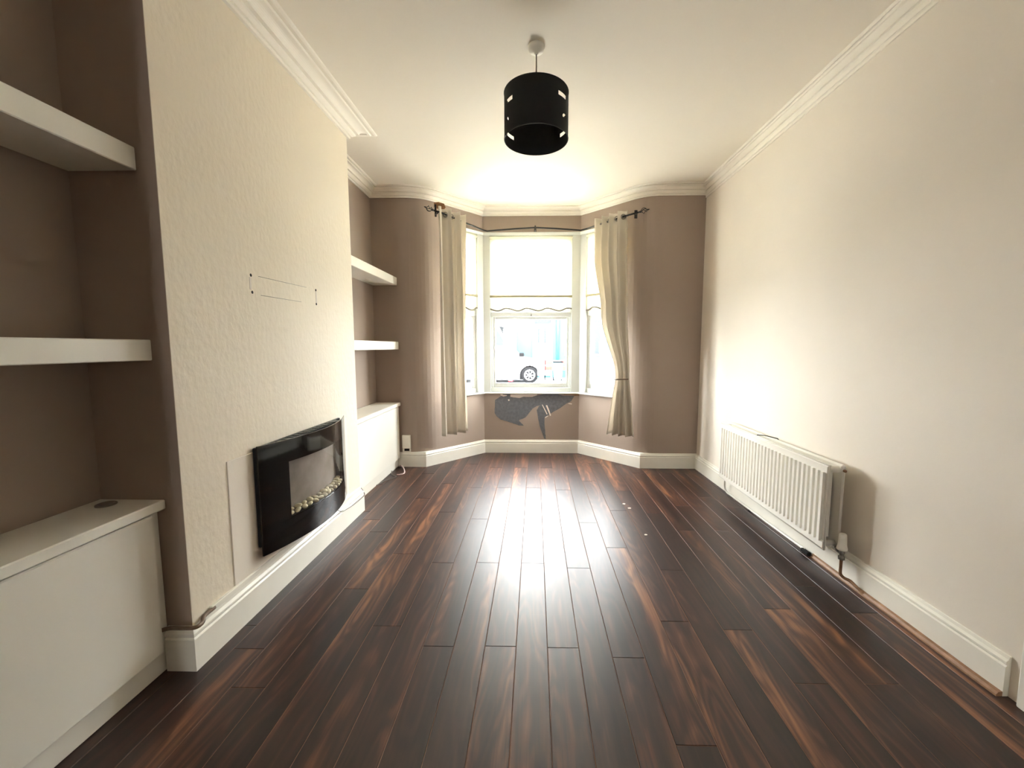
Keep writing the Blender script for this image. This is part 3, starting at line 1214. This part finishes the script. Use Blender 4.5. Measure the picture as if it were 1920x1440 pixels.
finial(PP[0], (-1.012, 3.80, Z))
finial(PP[-1], (1.06, 3.915, Z))
m = MB()
m.tube([(-.915, 3.96, Z), (-.95, 4.05, Z + .02), (-.985, 4.128, Z + .03)], .007, 8)
m.bbox((-.995, 4.122, Z + .01), (-.975, 4.13, Z + .13), .003)
pbuild(m, 'wall_bracket', M['black'])
m = MB()
m.tube([(0, 4.478, Z), (0, 4.60, Z - .005), (0, 4.712, Z + .03)], .006, 8)
m.tube([(0, 4.478, Z + .02), (0, 4.478, Z - .03)], .008, 8)
m.bbox((-.012, 4.706, Z - .0), (.012, 4.715, Z + .06), .003)
pbuild(m, 'wall_bracket', M['black'])
m = MB()
m.tube([(.955, 4.03, Z), (.975, 4.08, Z + .01), (.985, 4.13, Z + .02)], .007, 8)
m.bbox((.97, 4.122, Z - .02), (1.0, 4.13, Z + .06), .003)
pbuild(m, 'wall_bracket', M['black'])


# ---- curtains
def curtain(name, nodes_z, fold, amp, label, seed, hem=0):
    """nodes_z: list of (z, left(x,y), right(x,y)); folds are cut across that line"""
    rr = random.Random(seed)
    NU, NV = 150, 60
    nodes_z = sorted(nodes_z, key=lambda q: -q[0])
    phs = [rr.uniform(-.4, .4) for _ in range(fold + 2)]

    def at(z):
        for k in range(len(nodes_z) - 1):
            z0, a0, b0 = nodes_z[k][:3]
            z1, a1, b1 = nodes_z[k + 1][:3]
            if z0 >= z >= z1 - 1e-9:
                t = (z0 - z) / (z0 - z1)
                t = t * t * (3 - 2 * t) if nodes_z[k + 1][3] else t
                am = nodes_z[k][4] * (1 - t) + nodes_z[k + 1][4] * t
                return lerp(a0, a1, t), lerp(b0, b1, t), am
        return nodes_z[-1][1], nodes_z[-1][2], nodes_z[-1][4]

    z_top, z_bot = nodes_z[0][0], nodes_z[-1][0]
    vs = []
    for th in (0, .0022):
        for v in range(NV + 1):
            for u in range(NU + 1):
                s = u / NU
                zb = z_bot + hem * (s - .5)
                z = z_top + (zb - z_top) * v / NV
                a, c, am = at(max(min(z, z_top), z_bot))
                x, y = a[0] + (c[0] - a[0]) * s, a[1] + (c[1] - a[1]) * s
                l = hypot(c[0] - a[0], c[1] - a[1])
                nx, ny = (c[1] - a[1]) / l, -(c[0] - a[0]) / l
                ph = s * fold * 2 * pi + phs[int(s * fold)] * 0.5 * sin(pi * v / NV) + .25 * sin(v / NV * 3 + seed)
                w = am * amp * sin(ph) + .25 * amp * am * sin(2.3 * ph + 1) + th
                sh = .35 * am * amp * cos(ph) * .6
                tx, ty = (c[0] - a[0]) / l, (c[1] - a[1]) / l
                vs.append((x + nx * w + tx * sh, y + ny * w + ty * sh, z))
    st = NU + 1
    offb = st * (NV + 1)
    fs = []
    for v in range(NV):
        for u in range(NU):
            q = (v * st + u, v * st + u + 1, (v + 1) * st + u + 1, (v + 1) * st + u)
            fs.append(q)
            fs.append(tuple(offb + i for i in reversed(q)))
    for u in range(NU):
        fs.append((u, u + 1, offb + u + 1, offb + u))
        fs.append((NV * st + u, NV * st + u + 1, offb + NV * st + u + 1, offb + NV * st + u))
    for v in range(NV):
        for u in (0, NU):
            fs.append((v * st + u, (v + 1) * st + u, offb + (v + 1) * st + u, offb + v * st + u))
    m = MB()
    m.add(vs, fs, 0, True)
    return m.build(name, M['curtain'])


cl = curtain('curtain_cloth', [
    (2.575, (-.935, 3.955), (-.715, 4.215), 0, .75),
    (2.30, (-.935, 3.955), (-.718, 4.215), 0, 1.0),
    (1.2, (-.935, 3.955), (-.715, 4.215), 0, 1.05),
    (.36, (-.93, 3.955), (-.705, 4.215), 0, 1.1)], 3, .046, '', 2)
root = empty('curtain', (-.82, 4.1, .36), label='cream eyelet curtain hanging straight at the left of the bay', cat='curtain', group='cream curtains')
cl.parent = root
cl.matrix_parent_inverse = Matrix.Translation((.82, -4.1, -.36))
for (x, y) in ((-.868, 4.03), (-.826, 4.095), (-.79, 4.165), (-.752, 4.235)):
    m = MB()
    m.lathe((x + .82, y - 4.1, 2.52 - .36), [(.017, -.004), (.027, -.002), (.027, .002), (.017, .004), (.017, -.004)], 16, 'y')
    m.build('eyelet', M['chrome'], root)

cl = curtain('curtain_cloth', [
    (2.575, (.625, 4.40), (.885, 4.10), 0, .8),
    (2.2, (.63, 4.385), (.885, 4.09), 0, 1.0),
    (1.6, (.70, 4.30), (.895, 4.06), 1, .95),
    (.925, (.825, 4.12), (.925, 4.01), 1, .5),
    (.70, (.790, 4.13), (.945, 3.99), 0, .8),
    (.36, (.745, 4.13), (.965, 3.96), 0, 1.15)], 4, .046, '', 5, .0)
root = empty('curtain', (.86, 4.1, .35), label='cream eyelet curtain gathered by a tieback at the right of the bay', cat='curtain', group='cream curtains')
cl.parent = root
cl.matrix_parent_inverse = Matrix.Translation((-.86, -4.1, -.35))
for (x, y) in ((.66, 4.375), (.71, 4.315), (.76, 4.255), (.815, 4.19), (.865, 4.13)):
    m = MB()
    m.lathe((x - .86, y - 4.1, 2.52 - .35), [(.017, -.004), (.027, -.002), (.027, .002), (.017, .004), (.017, -.004)], 16, 'y')
    m.build('eyelet', M['chrome'], root)
m = MB()
m.tube(spline([(-.045, .075, .585), (-.075, .02, .578), (-.05, -.055, .575), (.0, -.08, .578), (.055, -.115, .582)], 6), .006, 8)
m.build('tieback', M['hose'], root)
# ---- damaged patch below the middle window, with torn lining and bare edges
patch = [(-0.468, 0.625), (-0.396, 0.674), (-0.389, 0.697), (-0.291, 0.698), (-0.292, 0.661), (-0.187, 0.649), (-0.135, 0.664), (-0.037, 0.662), (0.028, 0.682), (0.105, 0.699), (0.268, 0.699), (0.326, 0.68), (0.462, 0.677), (0.424, 0.614), (0.372, 0.588), (0.301, 0.535), (0.198, 0.476), (0.113, 0.416), (0.117, 0.31), (0.131, 0.163), (0.108, 0.17), (0.081, 0.25), (0.055, 0.329), (0.035, 0.435), (0.021, 0.508), (0.047, 0.554), (0.064, 0.564), (0.021, 0.557), (-0.031, 0.521), (-0.076, 0.461), (-0.109, 0.421), (-0.188, 0.385), (-0.162, 0.355), (-0.129, 0.322), (-0.188, 0.325), (-0.293, 0.361), (-0.404, 0.394), (-0.45, 0.433), (-0.474, 0.473)]
rj = random.Random(11)
jag = []
for i, p in enumerate(patch):
    q = patch[(i + 1) % len(patch)]
    jag.append(p)
    l = hypot(q[0] - p[0], q[1] - p[1])
    n = int(l / .02)
    for k in range(1, n):
        t = k / n
        jag.append((p[0] + (q[0] - p[0]) * t + rj.uniform(-.002, .002), p[1] + (q[1] - p[1]) * t + rj.uniform(-.002, .002)))
wf = bpy.data.objects['wall_front']
m = MB()
m.prism(jag, lambda a, b_, h: (a, h, b_), 4.7165, 4.7135)
m.build('peeled_patch', M['slate'], wf)
for poly in ([(-.385, .698), (-.405, .700), (-.40, .678), (-.37, .668), (-.33, .675), (-.325, .685), (-.37, .69)],
             [(-.285, .692), (-.18, .697), (.03, .697), (.02, .682), (-.03, .666), (-.13, .668), (-.18, .652), (-.25, .660), (-.285, .664)],
             [(-.318, .632), (-.300, .636), (-.295, .622), (-.308, .614)],
             [(.082, .574), (.092, .572), (.150, .462), (.140, .455)],
             [(.128, .566), (.146, .566), (.172, .50), (.190, .445), (.178, .440), (.158, .49)],
             [(.118, .424), (.124, .414), (.156, .436), (.150, .444)],
             [(.385, .592), (.432, .588), (.434, .576), (.40, .582)]):
    m = MB()
    m.prism(poly, lambda a, b_, h: (a, h, b_), 4.7145, 4.7105)
    m.build('torn_lining', M['fleck'], wf)
m = MB()
m.prism([(.33, .700), (.53, .700), (.51, .683), (.47, .680), (.42, .688), (.34, .690)], lambda a, b_, h: (a, h, b_), 4.7145, 4.7115)
m.build('bare_edge', M['rust'], wf)
m = MB()
m.prism([(-1.00, 2.668), (-.955, 2.672), (-.90, 2.655), (-.885, 2.62), (-.90, 2.60), (-.96, 2.605), (-1.0, 2.625)], lambda a, b_, h: (a, h, b_), 4.1315, 4.126)
m.build('bare_edge', M['rust'], wf)

# flecks of debris on the boards
for (x, y, s, lab) in ((.713, 3.15, .016, 'small white plaster fleck on the floor, farthest along toward the bay'), (.735, 3.064, .020, 'larger white plaster fleck on the floor just in front of the farthest one'),
                       (.742, 2.616, .013, 'small white plaster fleck on the floor level with the radiator middle')):
    m = MB()
    n = 8
    rr = random.Random(int(x * 1000))
    top = [(s * rr.uniform(.5, 1) * cos(2 * pi * k / n), s * rr.uniform(.4, .8) * sin(2 * pi * k / n)) for k in range(n)]
    m.prism(top, lambda a, b_, h: (a, b_, h), 0, .0025)
    o = m.build('plaster_fleck', M['fleck'])
    o.location = (x, y, 0.0)
    tag(o, lab, 'debris', 'plaster flecks')

# ------------------------------------------------------------------ the street outside
GZ = -.2
b = MB()
b.box((-30, 5.2, GZ - .1), (30, 7.5, GZ + .02))
tag(b.build('pavement', M['pave']), kind='structure')
b = MB()
b.box((-30, 7.5, GZ - .1), (30, 19.0, GZ - .0))
tag(b.build('road', M['tarmac']), kind='structure')

# terrace opposite
FY = 19.0
house = empty('terraced_house', (0, FY, GZ), label='pale blue rendered house across the street with a white front door', cat='building')


def hb(m, name, mt, parent=None):
    m.v = [(v[0], v[1] - FY, v[2] - GZ) for v in m.v]
    return m.build(name, mt, parent or house)


m = MB()
m.box((-.86, FY, GZ), (3.6, FY + .3, 5.6))
hb(m, 'wall', M['render_blue'])
m = MB()
m.box((-.865, FY - .3, 5.55), (3.605, FY + .4, 5.7))
m.add([(-.865, FY - .3, 5.7), (3.605, FY - .3, 5.7), (3.605, FY + 3.5, 7.6), (-.865, FY + 3.5, 7.6)], [(0, 1, 2, 3)])
hb(m, 'roof', M['tarmac'])
m = MB()
m.bbox((-.10, FY - .05, GZ), (-.03, FY + .02, 2.55), .01)
m.bbox((.74, FY - .05, GZ), (.81, FY + .02, 2.55), .01)
m.bbox((-.10, FY - .05, 2.48), (.81, FY + .02, 2.56), .01)
hb(m, 'door_frame', M['upvc'])
m = MB()
m.bbox((-.03, FY - .03, GZ + .1), (.74, FY + .01, 2.30), .01)
do = hb(m, 'front_door', M['upvc'])
m = MB()
m.bbox((-.03, FY - .03, 2.33), (.74, FY + .01, 2.48), .01)
hb(m, 'fanlight', M['greyglass'])
for x in (.12, .417):
    m = MB()
    m.bbox((x, FY - .045, 1.42), (x + .105, FY - .02, 2.11), .008)
    hb(m, 'door_glass', M['greyglass'])
m = MB()
m.bbox((.20, FY - .045, 1.27), (.45, FY - .02, 1.32), .005)
hb(m, 'letterbox', M['chrome'])
m = MB()
m.tube([(1.06, FY - .06, GZ), (1.06, FY - .06, 5.5)], .07, 10)
hb(m, 'downpipe', M['cyan'])
for (x0, x1, z0, z1) in ((1.45, 3.0, .9, 2.5), (-.6, .6, 3.3, 4.8), (1.5, 2.9, 3.3, 4.8)):
    m = MB()
    m.bbox((x0 - .08, FY - .04, z0 - .08), (x1 + .08, FY + .02, z1 + .08), .01)
    fr = hb(m, 'window_frame', M['upvc'])
    m = MB()
    m.box((x0, FY - .05, z0), ((x0 + x1) / 2 - .03, FY - .035, z1))
    m.box(((x0 + x1) / 2 + .03, FY - .05, z0), (x1, FY - .035, z1))
    hb(m, 'window_pane', M['greyglass'])

house2 = empty('terraced_house', (-3, FY, GZ), label='white rendered house across the street, left of the pale blue house', cat='building')
ho = lambda m, name, mt: (setattr(m, 'v', [(v[0] + 3, v[1] - FY, v[2] - GZ) for v in m.v]), m.build(name, mt, house2))[1]
m = MB()
m.box((-12, FY, GZ), (-.87, FY + .3, 5.6))
ho(m, 'wall', M['render_white'])
m = MB()
m.box((-12, FY - .3, 5.55), (-.87, FY + .4, 5.7))
m.add([(-12, FY - .3, 5.7), (-.87, FY - .3, 5.7), (-.87, FY + 3.5, 7.6), (-12, FY + 3.5, 7.6)], [(0, 1, 2, 3)])
ho(m, 'roof', M['tarmac'])
for (x0, x1, z0, z1) in ((-2.6, -1.45, .9, 1.87), (-5, -3.6, .8, 2.3), (-2.8, -1.5, 3.3, 4.8), (-5.5, -4, 3.3, 4.8)):
    m = MB()
    m.bbox((x0 - .08, FY - .04, z0 - .08), (x1 + .08, FY + .02, z1 + .08), .01)
    ho(m, 'window_frame', M['upvc'])
    m = MB()
    m.box((x0, FY - .05, z0), (x1, FY - .035, z1))
    ho(m, 'window_pane', M['greyglass'])
m = MB()
m.tube([(-.98, FY - .08, GZ), (-.98, FY - .08, 5.5)], .05, 8)
ho(m, 'downpipe', M['hose'])
house3 = empty('terraced_house', (8, FY, GZ), label='pale rendered house across the street, right of the pale blue house', cat='building')
h3 = lambda m, name, mt: (setattr(m, 'v', [(v[0] - 8, v[1] - FY, v[2] - GZ) for v in m.v]), m.build(name, mt, house3))[1]
m = MB()
m.box((3.61, FY, GZ), (14, FY + .3, 5.6))
h3(m, 'wall', M['render_white'])
m = MB()
m.box((3.61, FY - .3, 5.55), (14, FY + .4, 5.7))
h3(m, 'roof', M['tarmac'])
for (x0, x1, z0, z1) in ((4.6, 6.0, .8, 2.3), (4.6, 6.0, 3.3, 4.8)):
    m = MB()
    m.bbox((x0 - .08, FY - .04, z0 - .08), (x1 + .08, FY + .02, z1 + .08), .01)
    h3(m, 'window_frame', M['upvc'])
    m = MB()
    m.box((x0, FY - .05, z0), (x1, FY - .035, z1))
    h3(m, 'window_pane', M['greyglass'])

lp = empty('lamp_post', (-2.33, 15.2, GZ), label='slim dark lamp post seen through the left bay window', cat='lamp post')
m = MB()
m.tube([(0, 0, 0), (0, 0, .9), (0, 0, .95), (0, 0, 5.2), (0, -.2, 5.5), (0, -.8, 5.6)], [.08, .08, .045, .04, .035, .03], 10)
m.build('post', M['tyre'], lp)
m = MB()
m.bbox((-.09, -1.3, 5.54), (.09, -.75, 5.64), .03)
m.build('lamp_head', M['chrome'], lp)

# white van parked on the far side, nose to the right
VY = 16.0
van = empty('white_van', (-2.2, VY + .9, GZ), label='white van parked across the street, its front wheel and nose in the middle window', cat='van')
vb = lambda m, name, mt: (setattr(m, 'v', [(v[0] + 2.2, v[1] - VY - .9, v[2] - GZ) for v in m.v]), m.build(name, mt, van))[1]
prof = [(-5.2, .05), (-5.25, 1.0), (-5.1, 2.1), (-4.9, 2.2), (-1.75, 2.22), (-1.35, 2.12), (-.98, 1.30), (-.62, .86), (-.1, .74), (.22, .60), (.32, .40), (.33, .05), (.20, -.02)]
arch = lambda cx: [(cx + .40 * cos(pi * k / 10), .11 + .40 * sin(pi * k / 10)) for k in range(11)]
prof += [(.18, -.02), ] + arch(-.21)[0:] + [(-.61, -.04), (-3.85, -.04)] + arch(-4.25) + [(-4.65, -.02)]
m = MB()
m.prism(prof, lambda a, b_, h: (a, h, b_), VY, VY + 1.8)
vb(m, 'body', M['car'])
m = MB()
m.box((-5.0, VY + .05, -.05), (.1, VY + 1.75, .45))
vb(m, 'underbody', M['tyre'])
m = MB()
m.prism([(-1.22, 2.02), (-1.42, 2.05), (-1.05, 1.32), (-.90, 1.26)], lambda a, b_, h: (a, h, b_), VY - .012, VY + .05)
vb(m, 'windscreen_edge', M['carglass'])
m = MB()
m.prism([(-2.35, 1.30), (-1.12, 1.30), (-1.50, 1.97), (-2.35, 1.97)], lambda a, b_, h: (a, h, b_), VY - .01, VY + .02)
vb(m, 'side_window', M['greyglass'])
m = MB()
m.prism([(-1.02, 1.25), (-.995, 1.25), (-.76, .15), (-.785, .15)], lambda a, b_, h: (a, h, b_), VY - .006, VY + .02)
vb(m, 'door_seam', M['tyre'])
m = MB()
m.bbox((-.62, VY - .2, .86), (-.42, VY, 1.02), .03)
vb(m, 'wing_mirror', M['tyre'])
m = MB()
m.bbox((-1.05, VY - .02, -.12), (-.87, VY + .01, .0), .01)
vb(m, 'side_reflector', M['redlamp'])
for cx in (-.21, -4.25):
    m = MB()
    m.lathe((cx, VY + .1, .13), [(0, -.10), (.20, -.10), (.30, -.11), (.32, -.09), (.32, .1), (0, .1)], 32, 'y')
    wh = vb(m, 'wheel', M['tyre'])
    m = MB()
    m.lathe((cx, VY + .1, .13), [(.17, -.104), (.205, -.118), (.215, -.112), (.215, -.10)], 32, 'y')
    m.lathe((cx, VY + .1, .13), [(0, -.12), (.05, -.12), (.05, -.10)], 16, 'y')
    for k in range(7):
        a = 2 * pi * k / 7
        m.tube([(cx + .04 * cos(a), VY - .012, .13 + .04 * sin(a)), (cx + .19 * cos(a), VY - .012, .13 + .19 * sin(a))], .02, 6)
    m.v = [(v[0] + 2.2, v[1] - VY - .9, v[2] - GZ) for v in m.v]
    m.build('alloy_rim', M['alloy'], wh)

# barrier planks and bin beyond
br = empty('street_barrier', (1.15, 18.2, GZ), label='orange and white plank barrier on the street right of the van', cat='barrier')
for (x0, z0, mt) in ((.28, .46, 'orange'), (.62, .46, 'upvc'), (1.02, .46, 'orange'), (1.42, .46, 'upvc'), (.28, .20, 'orange'), (.62, .20, 'upvc'), (1.02, .20, 'orange'), (1.42, .20, 'upvc')):
    m = MB()
    m.bbox((x0 - 1.0, -.02, z0 - GZ), (x0 + .36 - 1.0, .02, z0 + .18 - GZ), .01)
    m.build('barrier_plank', M[mt], br)
for x in (.28, 1.76):
    m = MB()
    m.bbox((x - 1.0, -.03, 0), (x + .05 - 1.0, .03, .95), .01)
    m.bbox((x - 1.0, -.3, 0), (x + .05 - 1.0, .3, .05), .01)
    m.build('barrier_post', M['tyre'], br)
bn = empty('wheelie_bin', (.97, 17.2, GZ), label='pale blue wheelie bin in front of the orange barrier', cat='bin')
m = MB()
m.add([(-.17, -.2, .08), (.17, -.2, .08), (.17, .2, .08), (-.17, .2, .08), (-.2, -.24, .78), (.2, -.24, .78), (.2, .24, .78), (-.2, .24, .78)], [(0, 3, 2, 1), (4, 5, 6, 7), (0, 1, 5, 4), (1, 2, 6, 5), (2, 3, 7, 6), (3, 0, 4, 7)])
m.build('bin_body', M['bin'], bn)
m = MB()
m.bbox((-.22, -.26, .78), (.22, .27, .84), .02)
m.build('bin_lid', M['tyre'], bn)
for x in (-.17, .17):
    m = MB()
    m.lathe((x, .2, .08), [(0, -.03), (.08, -.03), (.08, .03), (0, .03)], 14, 'x')
    m.build('bin_wheel', M['tyre'], bn)

# pale blue car seen through the right window
car = empty('pale_blue_car', (4.2, 13.4, GZ), label='pale blue parked car seen through the right bay window', cat='car')
cprof = [(-2.0, .2), (-2.0, .65), (-1.85, .85), (-1.2, .95), (-.6, 1.40), (.7, 1.42), (1.4, .95), (1.95, .85), (2.05, .6), (2.0, .2), (1.65, .2)] + [(1.3 + .34 * cos(pi * k / 8), .3 + .34 * sin(pi * k / 8)) for k in range(9)] + [(.9, .2), (-.9, .2)] + [(-1.25 + .34 * cos(pi * k / 8), .3 + .34 * sin(pi * k / 8)) for k in range(9)]
m = MB()
m.prism(cprof, lambda a, b_, h: (a, h, b_), 0, 1.7)
m.build('body', mat('pale_blue_car_paint', srgb(44, 92, 104), .4), car)
m = MB()
m.prism([(-1.0, .98), (-.52, 1.33), (.62, 1.35), (1.15, .98)], lambda a, b_, h: (a, h, b_), -.01, 1.71)
m.build('side_window', M['carglass'], car)
for cx in (1.3, -1.25):
    m = MB()
    m.lathe((cx, .1, .3), [(0, -.12), (.2, -.12), (.3, -.1), (.3, .1), (0, .1)], 24, 'y')
    m.build('wheel', M['tyre'], car)
